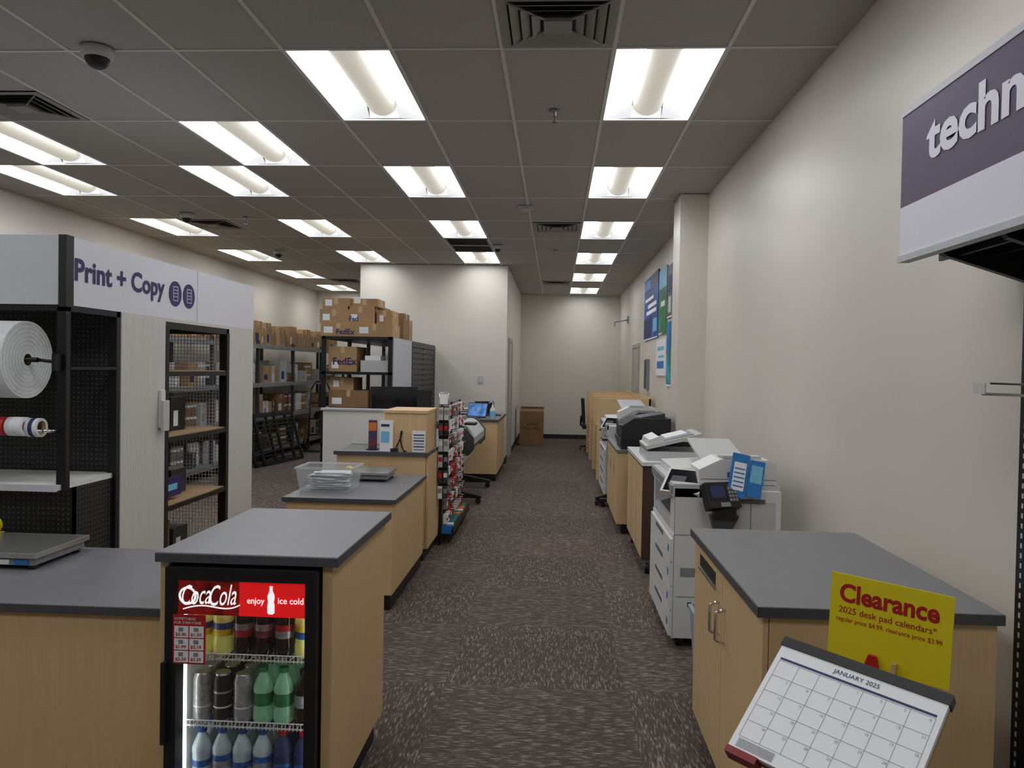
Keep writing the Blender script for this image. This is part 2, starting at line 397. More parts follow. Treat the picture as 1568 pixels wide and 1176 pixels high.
for s in (.08,.42):
    b.cyl((x0+.05,y0+.1+s,0),(x0+.05,y0+.1+s,z0),.02,BLK,10); b.cyl((x1-.05,y0+.1+s,0),(x1-.05,y0+.1+s,z0),.02,BLK,10)
bx0, bx1 = x0+fw+.003, x1-fw-.002; by = y0+.012; bz0, bz1 = .775, .888
b.box(bx0, bx0+.205, by-.004, by+.006, bz0, bz1, BAND); b.box(bx0+.205, bx1, by-.004, by+.006, bz0, bz1, REDL)
b.text('Coca', (bx0+.014, by-.0055, bz0+.030), (1,0,.08), (0,0,1), .066, BANW, w=.100, bold=.002, shear=.5)
b.text('Cola', (bx0+.108, by-.0055, bz0+.030), (1,0,.08), (0,0,1), .068, BANW, w=.092, bold=.002, shear=.5)
fl = [(bx0+.018+.19*i/14, bz0+.018+.012*math.sin(i/14*math.pi*1.6)+.03*(i/14)**3) for i in range(15)]
for (p, q_) in zip(fl[:-1], fl[1:]): b.cyl((p[0],by-.006,p[1]),(q_[0],by-.006,q_[1]),.0022,BANW,6)
b.ring((bx0+.032,by-.006,bz0+.062),(bx0+.032,by-.0045,bz0+.062),.030,.023,BANW)
b.text('enjoy', (bx0+.232, by-.0055, bz0+.036), (1,0,0), (0,0,1), .026, BANW, w=.058, bold=.01)
b.text('ice cold', (bx0+.335, by-.0055, bz0+.045), (1,0,0), (0,0,1), .021, BANW, w=.085, bold=.01)
bc = bx0+.312
pr = [(-.006,.0),(.006,0),(.0115,.004),(.0115,.03),(.009,.04),(.0115,.052),(.011,.062),(.0045,.078),(.005,.092),(-.005,.092),(-.0045,.078),(-.011,.062),(-.0115,.052),(-.009,.04),(-.0115,.03),(-.0115,.004)]
b.prism([(bc+p[0], bz0+.01+p[1]) for p in pr], 'y', by-.0065, by-.004, BANW)
cx0, cx1, cz0, cz1 = x0+.03, x0+.14, .615, .778; cy = y0-.003
b.box(cx0,cx1,cy-.002,cy,cz0,cz1,LABR)
b.text('SOMETHING', (cx0+.006,cy-.003,cz1-.018), (1,0,0),(0,0,1), .009, WHT); b.text('FOR EVERYONE', (cx0+.006,cy-.003,cz1-.031), (1,0,0),(0,0,1), .009, WHT)
for i in range(2):
    for j in range(3):
        px = cx0+.006+i*.051; pz = cz0+.006+j*.041
        b.box(px,px+.047,cy-.0035,cy-.002,pz,pz+.037,WHT)
        b.text(('$2.29','$1.99','$2.00')[j] if i == 0 else ('$2.29','$2.19','$1.50')[j], (px+.004,cy-.0045,pz+.004),(1,0,0),(0,0,1),.012,LABR,w=.036,bold=.02)
        b.box(px+.014,px+.03,cy-.0042,cy-.0035,pz+.02,pz+.033,GRY)
for sz in (.375,.605):
    for i in range(17):
        xx = x0+.035+i*(x1-x0-.07)/16; b.cyl((xx,y0+.09,sz-.004),(xx,y1-.05,sz-.004),.0018,WPL,6)
    for yy in (y0+.09,y0+.3,y1-.06): b.cyl((x0+.03,yy,sz-.007),(x1-.03,yy,sz-.007),.003,WPL,6)
    b.cyl((x0+.032,y0+.085,sz+.014),(x1-.032,y0+.085,sz+.014),.002,WPL,6)
    for i in range(34): xx = x0+.035+i*(x1-x0-.07)/33; b.cyl((xx,y0+.085,sz-.012),(xx,y0+.085,sz+.014),.0013,WPL,5)
def bottle(bb, x, y, z, liq, lab, cap, h=.2, r=.031, lab2=None):
    l2 = lab2 or lab
    bb.lathe((x,y,z), [(r*.72,0,liq),(r*.98,h*.05,liq),(r,h*.2,liq),(r*.93,h*.33,lab),(r*.95,h*.34,lab),(r*.96,h*.45,l2),(r*.97,h*.56,liq),(r,h*.58,liq),(r*.96,h*.66,liq),(r*.7,h*.78,liq),(r*.4,h*.88,liq),(r*.38,h*.91,cap),(r*.46,h*.915,cap),(r*.46,h,cap)], 16)
def can(bb, x, y, z, m, h=.165, r=.031):
    bb.lathe((x,y,z), [(r*.78,0,LABS),(r,h*.06,m),(r,h*.30,WHT),(r,h*.33,m),(r,h*.6,LABS),(r,h*.64,m),(r,h*.86,m),(r*.82,h*.96,STEEL),(r*.84,h,STEEL),(r*.78,h*.985,STEEL)], 18)
xs = [x0+.073+i*.0712 for i in range(6)]
rowtop = [(LEMN,LABY,CAPB,LABB),(LEMN,LABY,CAPB,LABB),(COLA,LABR,CAPR,LABS),(COLA,LABK,CAPB,LABS),(COLA,LABS,CAPR,LABR),(LEMN,LABB,CAPBL,LABY)]
rowbot = [(CLR,LABB,CAPBL,CLR),(CLR,LABS,CAPBL,LABB),(CLR,LABB,CAPBL,CLR),(CLR,LABS,CAPBL,LABB),(PAPB,LABB,CAPR,PAPB),(PAPB,LABB,CAPR,PAPB)]
for rI in range(5):
    yy = y0+.125+rI*.078
    for i, x in enumerate(xs):
        c = rowtop[i]; bottle(b, x, yy, .607, c[0],c[1],c[2], h=.2, r=.034, lab2=c[3])
        c = rowbot[i]; bottle(b, x, yy, .156, c[0],c[1],c[2], h=.195, r=.034, lab2=c[3])
        if i < 3: can(b, x, yy, .377, LABS if i != 1 else BLK)
        elif i < 5: bottle(b, x, yy, .377, GRNB, GRN, GRN, h=.19, r=.034)
        else: bottle(b, x, yy, .377, COLA, LABS, CAPB, h=.185, r=.034)
b.finish(.0015)

# ---------------------------------------------------------------- generic counters
def counter(name, x0, x1, y0, y1, h, toe=.1, tt=.03, seams=()):
    b = B(name)
    b.box(x0, x1, y0, y1, h-tt, h, GTOP); b.box(x0-.001, x1+.001, y0-.004, y0, h-tt-.001, h-.001, GEDGE); b.box(x1, x1+.004, y0-.001, y1, h-tt-.001, h-.001, GEDGE); b.box(x0-.004, x0, y0-.001, y1, h-tt-.001, h-.001, GEDGE)
    i = .018
    b.box(x0+i, x1-i, y0+i, y1-i, toe, h-tt, WOOD); b.box(x0+i+.04, x1-i-.012, y0+i+.012, y1-i-.012, 0, toe, BLK)
    for yy in seams: b.box(x1-i, x1-i+.001, yy-.002, yy+.002, toe, h-tt, WOODD)
    return b
counter('packing_counter', -3.0, -1.318, 2.64, 3.48, .735).finish(.002)
counter('service_counter', -1.78, -1.03, 4.98, 6.2, .735).finish(.002)
b = counter('transaction_counter', -1.82, -1.04, 6.3, 8.85, .9, seams=(6.9,))
b.box(-1.055,-1.035,6.33,6.9,.1,.869,WOOD)
b.finish(.002)
b = B('counter_riser_box')
b.box(-1.41,-1.055,6.34,6.86,.9,1.22,WOOD); b.box(-1.42,-1.05,6.33,6.88,1.22,1.245,WOOD); b.box(-1.47,-1.41,6.52,6.85,.9,1.1,WOODD); b.finish(.002)
b = B('privacy_screen'); b.box(-2.1,-1.83,6.9,6.94,0,1.2,WSH); b.box(-1.83,-1.5,6.9,6.94,.901,1.2,WSH); b.box(-2.12,-1.5,6.885,6.955,1.2,1.22,LGR); b.finish(.002)
counter('workstation_counter', -1.6, -.80, 10.95, 12.6, .88, seams=(11.8,)).finish(.002)

def scale_dev(name, x0, x1, y0, y1, z, disp):
    b = B(name)
    for p in ((x0+.04,y0+.04),(x1-.04,y0+.04),(x0+.04,y1-.04),(x1-.04,y1-.04)): b.cyl((p[0],p[1],z),(p[0],p[1],z+.02),.018,BLK,10)
    b.box(x0+.015,x1-.015,y0+.015,y1-.015,z+.018,z+.045,GRY); b.box(x0,x1,y0,y1,z+.05,z+.072,STEEL); b.box(x0+.03,x1-.03,y0+.03,y1-.03,z+.045,z+.05,BLK)
    if disp: b.box(x0+.04,x0+.16,y0-.1,y0+.012,z,z+.045,DGR); b.box(x0+.05,x0+.15,y0-.09,y0-.03,z+.045,z+.047,SCR); b.box(x1-.25,x1-.12,y0+.008,y0+.015,z+.022,z+.042,WHT); b.box(x1-.1,x1-.04,y0+.008,y0+.015,z+.022,z+.042,BLUE)
    b.finish(.004)
scale_dev('postal_scale', -2.66, -2.12, 3.05, 3.42, .735, True)
scale_dev('counter_scale', -1.52, -1.24, 5.72, 6.05, .735, False)
b = B('plastic_storage_bin'); X0,X1,Y0,Y1,Z = -1.77,-1.38,5.2,5.52,.735
def frust(b, X0,X1,Y0,Y1,z0,z1,t,m,th=.003):
    lo = [(X0+t,Y0+t,z0),(X1-t,Y0+t,z0),(X1-t,Y1-t,z0),(X0+t,Y1-t,z0)]; hi = [(X0,Y0,z1),(X1,Y0,z1),(X1,Y1,z1),(X0,Y1,z1)]
    for i in range(4): b.quad([lo[i],lo[(i+1)%4],hi[(i+1)%4],hi[i]],m)
    b.quad(lo[::-1],m)
frust(b,X0,X1,Y0,Y1,Z+.001,Z+.165,.025,BIN)
for a in ((X0-.008,X1+.008,Y0-.008,Y0+.006),(X0-.008,X1+.008,Y1-.006,Y1+.008),(X0-.008,X0+.006,Y0,Y1),(X1-.006,X1+.008,Y0,Y1)): b.box(*a,Z+.155,Z+.168,BIN)
for i in range(30):
    cx = X0+.15+random.random()*.09; cy = Y0+.13+random.random()*.06; M = Matrix.Translation((cx,cy,Z+.012+i*.0036)) @ Matrix.Rotation(random.uniform(-.3,.3),4,'Z') @ Matrix.Rotation(random.uniform(-.08,.08),4,'X')
    b.box(-.10,.11,-.075,.08,0,.003,[WHT,WPL2,WHT][i%3],M)
b.finish(recalc=False)
b = B('tape_dispenser'); b.box(-1.62,-1.53,5.84,5.9,.735,.75,GRN); b.ring((-1.58,5.84,.79),(-1.58,5.9,.79),.04,.022,YEL,BLK); b.finish(.002)
b = B('handheld_scanner_cable'); pts = []
for i in range(15):
    t = i/14; pts.append((-1.32+.11*t+.03*math.sin(t*6), 6.312, .907+.17*math.sin(math.pi*min(1,t*1.1))))
b.tube(pts, .006, BLK); b.box(-1.35,-1.29,6.302,6.325,.901,.93,BLK); b.finish()
b = B('tabletop_poster'); b.box(-1.57,-1.50,6.45,6.47,.908,1.15,PURP); b.box(-1.58,-1.49,6.42,6.5,.9,.908,BLK); b.box(-1.568,-1.502,6.448,6.45,1.06,1.13,ORNG); b.box(-1.568,-1.502,6.447,6.45,.93,.98,LABK); b.finish(.001)
b = B('tabletop_flyer_holder'); b.box(-1.44,-1.33,6.306,6.32,.9,1.16,WHT); b.box(-1.43,-1.36,6.303,6.306,.98,1.07,CYAN); b.box(-1.43,-1.36,6.303,6.306,1.11,1.13,PAPB); b.box(-1.44,-1.33,6.302,6.328,.9,.904,GRY); b.finish(.001)
b = B('price_sheet_holder'); b.box(-1.17,-1.06,6.305,6.315,.9,1.08,WHT)
for i in range(6): b.box(-1.16,-1.07,6.303,6.305,.92+i*.024,.93+i*.024,PAPB if i%2 else GRY)
b.box(-1.17,-1.06,6.303,6.328,.9,.905,GRY); b.finish()

# ---------------------------------------------------------------- peg display with cards
b = B('hanging_card_display'); xa, xb, ya, yb, za, zb = -1.028, -.965, 6.92, 8.2, .12, 1.27
for y in (ya, (ya+yb)/2, yb): b.box(xa,xa+.02,y-.012,y+.012,.0,zb,BLKM)
i = 0
while ya+i*.08 < yb: b.cyl((xa+.012,ya+i*.08,za),(xa+.012,ya+i*.08,zb),.003,BLKM,5); i += 1
for i in range(15): b.cyl((xa+.012,ya,za+i*.08),(xa+.012,yb,za+i*.08),.003,BLKM,5)
cols = [RED,WHT,WHT,LABR,DGR,GRY,WHT,RED,GRY,WPL2]
for j in range(8):
    for i in range(9):
        y = ya+.07+i*.14; z = za+.04+j*.14; m = random.choice(cols)
        b.cyl((xa+.01,y,z+.11),(xb+.03,y,z+.11),.0025,CHROME,5)
        hh = random.uniform(.07,.11)
        b.box(xb-.03,xb+.0,y-.045,y+.045,z+.11-hh,z+.11,m); b.box(xb,xb+.002,y-.035,y+.035,z+.05,z+.075,random.choice([WHT,BLK,RED]))
b.box(xa,xb+.07,ya,yb,za-.03,za-.02,BLKM)
b.box(xb+.065,xb+.07,ya,yb,za-.03,za+.05,BLKM)
for i in range(14): b.box(xa+.02,xb+.05,ya+.03+i*.088,ya+.10+i*.088,za-.02,za+.05,random.choice([WHT,GRN,BLUE,ORNG]))
b.finish()
b = B('gift_card_rack')
b.box(-1.03,-.945,6.84,6.86,.45,1.26,BLKM)
for z in (.5,.64,.78,.92,1.06,1.2):
    for i in range(2):
        xx = -1.028+i*.048
        b.box(xx,xx+.040,6.8,6.825,z-.06,z+.05,random.choice([BLK,WHT,WPL2,DGR])); b.box(xx+.004,xx+.036,6.798,6.8,z-.01,z+.03,random.choice([WHT,RED,GRY])); b.cyl((xx+.02,6.84,z+.045),(xx+.02,6.79,z+.045),.002,CHROME,5)
b.tube([(-1.03,6.85,1.26),(-1.03,6.85,1.38),(-.95,6.85,1.38),(-.95,6.85,1.26)],.004,CHROME); b.box(-1.025,-.955,6.845,6.85,1.28,1.37,WHT)
b.box(-1.03,-.945,6.84,6.9,.44,.46,BLKM); b.finish()

def monitor(x, y, z, w, h, rot, name='computer_monitor'):
    b = B(name); M = Matrix.Translation((x,y,z)) @ Matrix.Rotation(rot,4,'Z')
    b.box(-.11,.11,-.09,.09,0,.012,BLK,M); b.box(-.025,.025,.01,.035,.012,.2,BLK,M)
    b.box(-w/2,w/2,-.02,.012,.16,.16+h,BLK,M); b.box(-w/2+.012,w/2-.012,-.022,-.02,.175,.16+h-.012,SCR,M); b.finish(.003)
monitor(-1.66, 7.9, .9, .5, .34, .5); monitor(-1.5, 8.4, .9, .36, .3, 2.6)
b = B('receipt_printer'); b.box(-1.8,-1.66,7.2,7.4,.9,1.04,BLK); b.prism([(7.2,1.04),(7.4,1.04),(7.4,1.08),(7.3,1.08)],'x',-1.79,-1.67,DGR); b.box(-1.77,-1.69,7.195,7.2,1.0,1.02,WHT); b.finish(.004)

b = B('wide_format_plotter'); x0,x1,y0,y1 = -1.52,-.95,8.98,10.5
for y in (y0+.12,y1-.12):
    b.box(x0+.2,x0+.3,y-.04,y+.04,.12,.62,DGR); b.prism([(x0,.07),(x1+.1,.07),(x1+.1,.1),(x0+.35,.16),(x0+.15,.16),(x0,.1)],'y',y-.03,y+.03,BLK)
    for xx in (x0+.04,x1+.06): b.cyl((xx,y-.015,.035),(xx,y+.015,.035),.035,BLK,14); b.cyl((xx,y,.04),(xx,y,.08),.012,GRY,8)
b.box(x0+.22,x0+.28,y0+.12,y1-.12,.2,.26,DGR)
b.prism([(x0,.6),(x1-.06,.6),(x1,.66),(x1,.78),(x1-.1,.9),(x1-.16,.93),(x0,.93)],'y',y0+.05,y1-.05,WPL2)
for a in ((y0,y0+.05),(y1-.05,y1)): b.prism([(x0,.58),(x1-.05,.58),(x1+.01,.65),(x1+.01,.79),(x1-.1,.92),(x1-.16,.95),(x0,.95)],'y',a[0],a[1],DGR)
b.box(x1-.02,x1+.006,y0+.1,y1-.1,.67,.7,BLK); b.prism([(x0+.1,.935),(x1-.22,.935),(x1-.22,.95),(x0+.1,.97)],'y',y0+.15,y1-.15,DGR)
b.box(x0+.32,x0+.42,y0+.15,y1-.15,.45,.58,WHT)
b.box(x1-.12,x1+.02,y0+.1,y0+.3,.93,.96,BLK)
b.finish(.006)
def laptop(x, y, z, rot, lit):
    b = B('laptop'); M = Matrix.Translation((x,y,z)) @ Matrix.Rotation(rot,4,'Z')
    b.box(-.16,.16,-.11,.11,0,.018,DGR,M); b.box(-.14,.14,-.03,.09,.018,.02,BLK,M)
    M2 = M @ Matrix.Translation((0,.11,.015)) @ Matrix.Rotation(math.radians(-18),4,'X'); b.box(-.16,.16,0,.01,0,.21,DGR,M2); b.box(-.15,.15,-.002,0,.01,.2,lit,M2); b.finish(.002)
laptop(-1.2, 11.25, .88, -.4, SCRB); laptop(-1.02, 11.9, .88, .5, SCR); 
b = B('sanitizer_bottle'); b.lathe((-.90,11.15,.88), [(.04,0,WPL),(.042,.02,CYAN),(.042,.11,WPL),(.035,.15,WPL),(.014,.17,WPL),(.014,.2,WPL),(.004,.2,WPL),(.004,.24,WPL)], 14); b.tube([(-.90,11.15,1.12),(-.94,11.13,1.12),(-.95,11.13,1.1)],.006,WPL); b.finish()
b = B('desk_phone'); b.prism([(11.2,.88),(11.42,.88),(11.42,.96),(11.2,.9)],'x',-1.58,-1.42,BLK); b.box(-1.58,-1.53,11.2,11.42,.95,.99,BLK); b.finish(.005)
b = B('document_tray'); 
for z in (.89,.95): b.box(-1.55,-1.25,11.95,12.2,z,z+.01,BLK); b.box(-1.53,-1.27,11.97,12.18,z+.01,z+.03,WHT)
for p in ((-1.55,11.95),(-1.26,11.95),(-1.55,12.19),(-1.26,12.19)): b.box(p[0],p[0]+.01,p[1],p[1]+.01,.88,.97,BLK)
b.finish()

# ---------------------------------------------------------------- Print + Copy gondola
b = B('print_copy_display_unit'); X = -2.33; YA, YE = 3.56, 5.84; XW = -3.6; ZT = 2.2; ZM = 1.87
b.box(X-.03,X,YA+.05,YE,ZM,ZT,SIGNW); b.box(XW,X-.03,YA-.005,YA+.02,ZM,ZT,LGR); b.box(X-.035,X+.004,YA-.008,YA+.05,ZM-.01,ZT+.002,BLK)
b.box(XW,X-.03,YE-.02,YE,ZM,ZT,SIGNW); b.box(XW,X-.03,YA+.02,YE-.02,ZT-.04,ZT-.02,LGR); b.box(X,X+.002,4.9,4.906,ZM,ZT,LGR)
b.text('Print + Copy', (X+.003,3.62,ZM+.088), (0,1,0), (0,0,1), .145, NAVY, w=.86, bold=.026)
for cy in (4.61, 4.785):
    b.cyl((X,cy,ZM+.155),(X+.004,cy,ZM+.155),.076,NAVY,32)
    for s in (-.02,.0,.02): b.box(X+.004,X+.005,cy-.022,cy+.022,ZM+.155+s,ZM+.155+s+.004,SIGNW)
    b.box(X+.004,X+.005,cy-.03,cy-.026,ZM+.115,ZM+.195,SIGNW); b.box(X+.004,X+.005,cy+.026,cy+.03,ZM+.115,ZM+.195,SIGNW); b.box(X+.004,X+.005,cy-.03,cy+.03,ZM+.195,ZM+.199,SIGNW); b.box(X+.004,X+.005,cy-.03,cy+.03,ZM+.111,ZM+.115,SIGNW)
b.box(X-.04,X,4.03,4.5,0,ZM,WPAN); b.box(X-.04,X,5.40,YE,0,ZM,WPAN)
b.box(XW,X-.04,4.02,4.04,0,ZM,PERF); b.box(XW,XW+.03,YA,YE,0,ZM,PERF)
for (px,py) in ((X-.045,YA),(X-.045,3.985),(XW,YA)): 
    b.box(px,px+.045,py,py+.035,0 if py > 3.9 or px < -3 else .98,ZM,BLKM)
    for i in range(70):
        z = .1+i*.025
        if z > (.05 if py > 3.9 else 1.0): b.box(px+.044,px+.0455,py+.012,py+.02,z,z+.012,DGR)
b.box(X-.045,X,YA,4.02,ZM-.03,ZM,BLKM); b.box(XW,X,YA,YA+.03,ZM-.03,ZM,BLKM); b.box(X-.04,X,YA+.03,3.985,1.56,1.575,BLKM)
b.box(XW,X-.02,YA-.03,4.02,.985,1.01,WSH); b.box(XW,X-.02,YA-.033,YA-.03,.98,1.012,LGR)
b.box(XW,X-.03,3.66,4.02,0,.12,BLKM); b.box(XW,X-.02,3.66,3.68,.1,.985,PERF); b.box(X-.03,X-.02,3.66,4.02,.1,.985,PERF)
for y in (4.5, 5.36):
    b.box(X-.05,X+.002,y,y+.045,0,ZM-.05,BLKM); b.box(-2.98,-2.93,y,y+.045,0,ZM-.05,BLKM)
    for i in range(60): b.box(X+.002,X+.003,y+.018,y+.026,.15+i*.027,.163+i*.027,DGR)
b.box(X-.05,X,4.5,5.4,ZM-.06,ZM-.02,BLKM); b.box(X-.05,X,4.5,5.4,ZM-.02,ZM,WPAN); b.box(-2.98,X,5.36,5.4,ZM-.06,ZM-.02,BLKM)
for z in (.3,.7,1.12,1.52): b.box(-2.95,X,4.545,5.36,z,z+.03,BLKM); b.box(-2.95,X-.01,4.545,5.36,z+.03,z+.036,CARD); b.box(-2.9,X-.05,5.36,5.39,z,z+.03,BLKM)
nx = 24
for i in range(nx+1): x = -2.93+i*(.56/nx); b.cyl((x,5.385,.1),(x,5.385,ZM-.06),.0022,WPL2,5)
for i in range(70): z = .1+i*.0245; b.cyl((-2.93,5.383,z),(X-.05,5.383,z),.0018,WPL2,5)
b.finish()
b = B('shelf_stock')
def carton(b, x0,x1,y0,y1,z0,z1,m=CARD,lab=True):
    b.box(x0,x1,y0,y1,z0,z1,m); xc=(x0+x1)/2
    b.box(xc-.025,xc+.025,y0-.001,y0,z1-.08,z1,TAPE); b.box(xc-.025,xc+.025,y0,y1,z1,z1+.001,TAPE)
    yc=(y0+y1)/2; b.box(x1,x1+.001,yc-.025,yc+.025,z1-.08,z1,TAPE)
    if lab: b.box(x0+.04,x0+.04+(x1-x0)*.25,y0-.0015,y0,z0+.04,z0+.12,WHT)
for i,(y,w,z,h,m) in enumerate([(4.58,.3,.737,.2,CARDD),(4.92,.2,.737,.16,DGR),(4.58,.25,1.157,.09,WPL2),(4.6,.2,1.248,.07,WPL),(4.62,.25,1.557,.16,CARDD),(4.9,.2,1.157,.22,BLK),(4.6,.3,.337,.24,CARDD),(4.95,.2,.337,.17,DGR)]):
    b.box(-2.9,-2.5,y,y+w,z,z+h,m); b.box(-2.5,-2.499,y+.04,y+w*.5,z+.03,z+h*.6,WHT)
b.box(-2.42,-2.40,4.6,4.85,.76,.88,NAVY); b.box(-2.40,-2.399,4.63,4.8,.8,.84,CYAN)
b.finish(.002)
b = B('bubble_wrap_roll'); cy, cz, r = 3.52, 1.605, .182
b.ring((-3.2,cy,cz),(-2.49,cy,cz),r,.028,BUB,CORE,48)
for rr in (.05,.07,.09,.11,.13,.15,.17): b.ring((-2.4905,cy,cz),(-2.489,cy,cz),rr,rr-.002,WPL2,WPL2,40)
b.cyl((-3.25,cy,cz),(-2.44,cy,cz),.012,BLKM,10); b.tube([(-2.44,cy,cz),(-2.36,cy+.02,cz-.01),(-2.355,3.55,cz-.02)],.008,BLKM); b.box(-2.36,-2.345,3.5,3.555,cz-.05,cz+.03,BLKM)
b.finish()
b = B('tape_rolls'); xx = -3.1; k = 0
while xx < -2.5:
    w = .09; m = [RED,WHT,YEL,GRN,WPL][k%5]; b.ring((xx,3.5,1.29),(xx+w-.01,3.5,1.29),.045,.03,m,CARD,24)
    b.ring((xx+.02,3.5,1.29),(xx+.035,3.5,1.29),.0455,.03,[WHT,RED,DGR][k%3],CARD,24); xx += w; k += 1
b.ring((-2.48,3.52,1.285),(-2.42,3.52,1.285),.045,.032,WHT,CARD,24); b.ring((-2.46,3.52,1.285),(-2.44,3.52,1.285),.0455,.032,PAPB,CARD,24)
b.cyl((-3.2,3.5,1.27),(-2.4,3.5,1.27),.008,CHROME,8); b.tube([(-2.4,3.5,1.27),(-2.36,3.555,1.27)],.008,CHROME,8); b.finish()
b = B('yellow_tape_gun'); b.box(-2.66,-2.56,3.44,3.47,.735,.8,YEL); b.ring((-2.61,3.44,.83),(-2.61,3.47,.83),.04,.025,YEL,BLK); b.cyl((-2.56,3.455,.79),(-2.5,3.455,.76),.013,BLK); b.finish(.003)
b = B('card_holder'); b.box(X+.001,X+.02,4.42,4.47,1.22,1.44,WPL); b.box(X+.02,X+.04,4.41,4.48,1.2,1.38,WPL2); b.finish(.003)

# ---------------------------------------------------------------- black shelving with boxes (middle)
b = B('black_shelving_unit'); x0,x1,y0,y1 = -2.92,-2.03,9.5,12.9
for y in (y0,10.7,11.8,y1-.04):
    for x in (x0,x1-.05): b.box(x,x+.05,y,y+.04,0,1.975,BLKM)
for z in (.15,.6,1.05,1.5,1.94): b.box(x0,x1,y0,y1,z,z+.035,BLKM)
b.box(x1-.01,x1+.012,y0+.04,10.75,.1,1.97,LGR)
for i in range(24): z=.1+i*.078; b.box(x1-.008,x1+.015,10.78,12.86,z,z+.05,BLKM)
b.box(x1-.012,x1-.009,10.78,12.86,.1,1.95,DGR); b.finish(.003)
b = B('cardboard_box_stack')
for (a,c,z,h) in [(-2.95,-2.5,1.976,.2),(-2.5,-2.04,1.976,.2)]: carton(b,a,c,9.55,10.0,z,z+h-.04,CARD)
for (a,c,y,z,h) in [(-2.98,-2.62,9.6,2.137,.18),(-2.62,-2.3,9.6,2.137,.22),(-2.95,-2.6,9.6,2.318,.14),(-2.6,-2.25,9.65,2.358,.1),(-2.28,-2.08,9.7,2.137,.18),(-2.85,-2.3,10.2,1.976,.42),(-2.3,-2.05,10.3,1.976,.35),(-2.7,-2.1,10.8,1.976,.3)]: carton(b,a,c,y,y+.4,z,z+h,random.choice([CARD,CARDD]))
b.text('FedEx',(-2.75,9.545,2.0),(1,0,0),(0,0,1),.07,NAVY,bold=.02); b.text('Fed',(-2.6,9.594,2.17),(1,0,0),(0,0,1),.06,NAVY,bold=.02)
b.finish(.003)
b = B('shelf_cartons')
carton(b,-2.86,-2.5,9.6,10.1,1.535,1.85,CARD); carton(b,-2.85,-2.35,9.6,10.1,1.085,1.3,CARDD); carton(b,-2.85,-2.55,9.65,10.1,1.301,1.46,CARD)
b.text('FedEx',(-2.8,9.595,1.62),(1,0,0),(0,0,1),.09,NAVY,bold=.02)
b.box(-2.45,-2.1,9.6,10.0,1.535,1.68,WPL2); b.box(-2.4,-2.2,9.62,9.9,1.68,1.74,WHT); carton(b,-2.3,-2.1,9.6,10,1.085,1.25,CARD)
b.box(-2.8,-2.2,9.6,10,.635,.9,DGR); b.finish(.002)

b = B('warehouse_shelving'); x0,x1 = -5.5,-4.85
ys = [9.0,10.7,12.4,14.1,15.8,17.5]
for y in ys:
    for x in (x0,x1-.05): b.box(x,x+.05,y,y+.05,0,2.0,DGR)
for z in (.15,.72,1.28,1.92):
    b.box(x0,x1,ys[0],ys[-1]+.05,z,z+.02,GRY); b.box(x1-.03,x1+.002,ys[0],ys[-1]+.05,z-.05,z+.01,GRY)
b.finish(.002)
b = B('stockroom_goods')
for zi,z in enumerate((.17,.74,1.30,1.94)):
    y = 9.1
    while y < 17.2:
        w = random.uniform(.16,.4); h = random.uniform(.16,.38) if zi < 3 else random.uniform(.25,.42)
        m = CARD if (zi == 3 or random.random() < .3) else random.choice([WPL2,GRY,CARDD,DGR,WHT,CLR,CARD,LGR,CARDD,WPL])
        xf = -4.9-random.random()*.12
        if random.random() < .35 and zi < 3:
            for i in range(3):
                for q in range(2): b.lathe((xf-.08,y+.06+i*.1,z+q*.165), [(.04,0,m),(.04,.1,WHT),(.04,.13,m),(.03,.16,m)], 10)
            w = .36
        else: carton(b,-5.4,xf,y,y+w-.03,z,z+h,m,False); b.box(xf,xf+.002,y+.04,y+w*.5,z+.05,z+h*.5,random.choice([WHT,GRY,PAPB]))
        y += w
b.finish(.002)
b = B('moving_boxes'); carton(b,-4.6,-4.1,16.8,17.4,0,.5); carton(b,-4.05,-3.5,16.9,17.5,0,.45,CARDD); carton(b,-4.5,-4.0,16.9,17.4,.501,.95,CARDD); carton(b,-3.95,-3.5,16.95,17.4,.451,.9); b.finish(.003)
b = B('leaning_wire_panels')
for k in range(2):
    M = frame((-4.62+.06*k,11.7+.2*k,.0),(.22,1.25,0),(-.28,.05,1))
    w,h = 1.25,.85
    for a in ((0,.05,0,h),(w-.05,w,0,h),(0,w,0,.05),(0,w,h-.05,h),(w/2-.02,w/2+.02,0,h)): b.box(*a,0,.03,BLK,M)
    for i in range(1,12): b.box(.05,w-.05,i*h/12,i*h/12+.02,.005,.025,BLK,M)
b.finish()
b = B('hand_truck'); x,y = -4.45,14.3
b.tube([(x-.18,y,.15),(x-.18,y+.15,1.15),(x-.1,y+.18,1.3),(x+.1,y+.18,1.3),(x+.18,y+.15,1.15),(x+.18,y,.15)],.015,BLKM)
for z in (.3,.6,.9): b.cyl((x-.18,y+z*.15,z),(x+.18,y+z*.15,z),.012,BLKM)
for s in (-1,1): b.cyl((x+s*.2,y+.05,.12),(x+s*.26,y+.05,.12),.12,BLK,20)
b.box(x-.2,x+.2,y-.22,y,.0,.02,BLKM); b.finish()

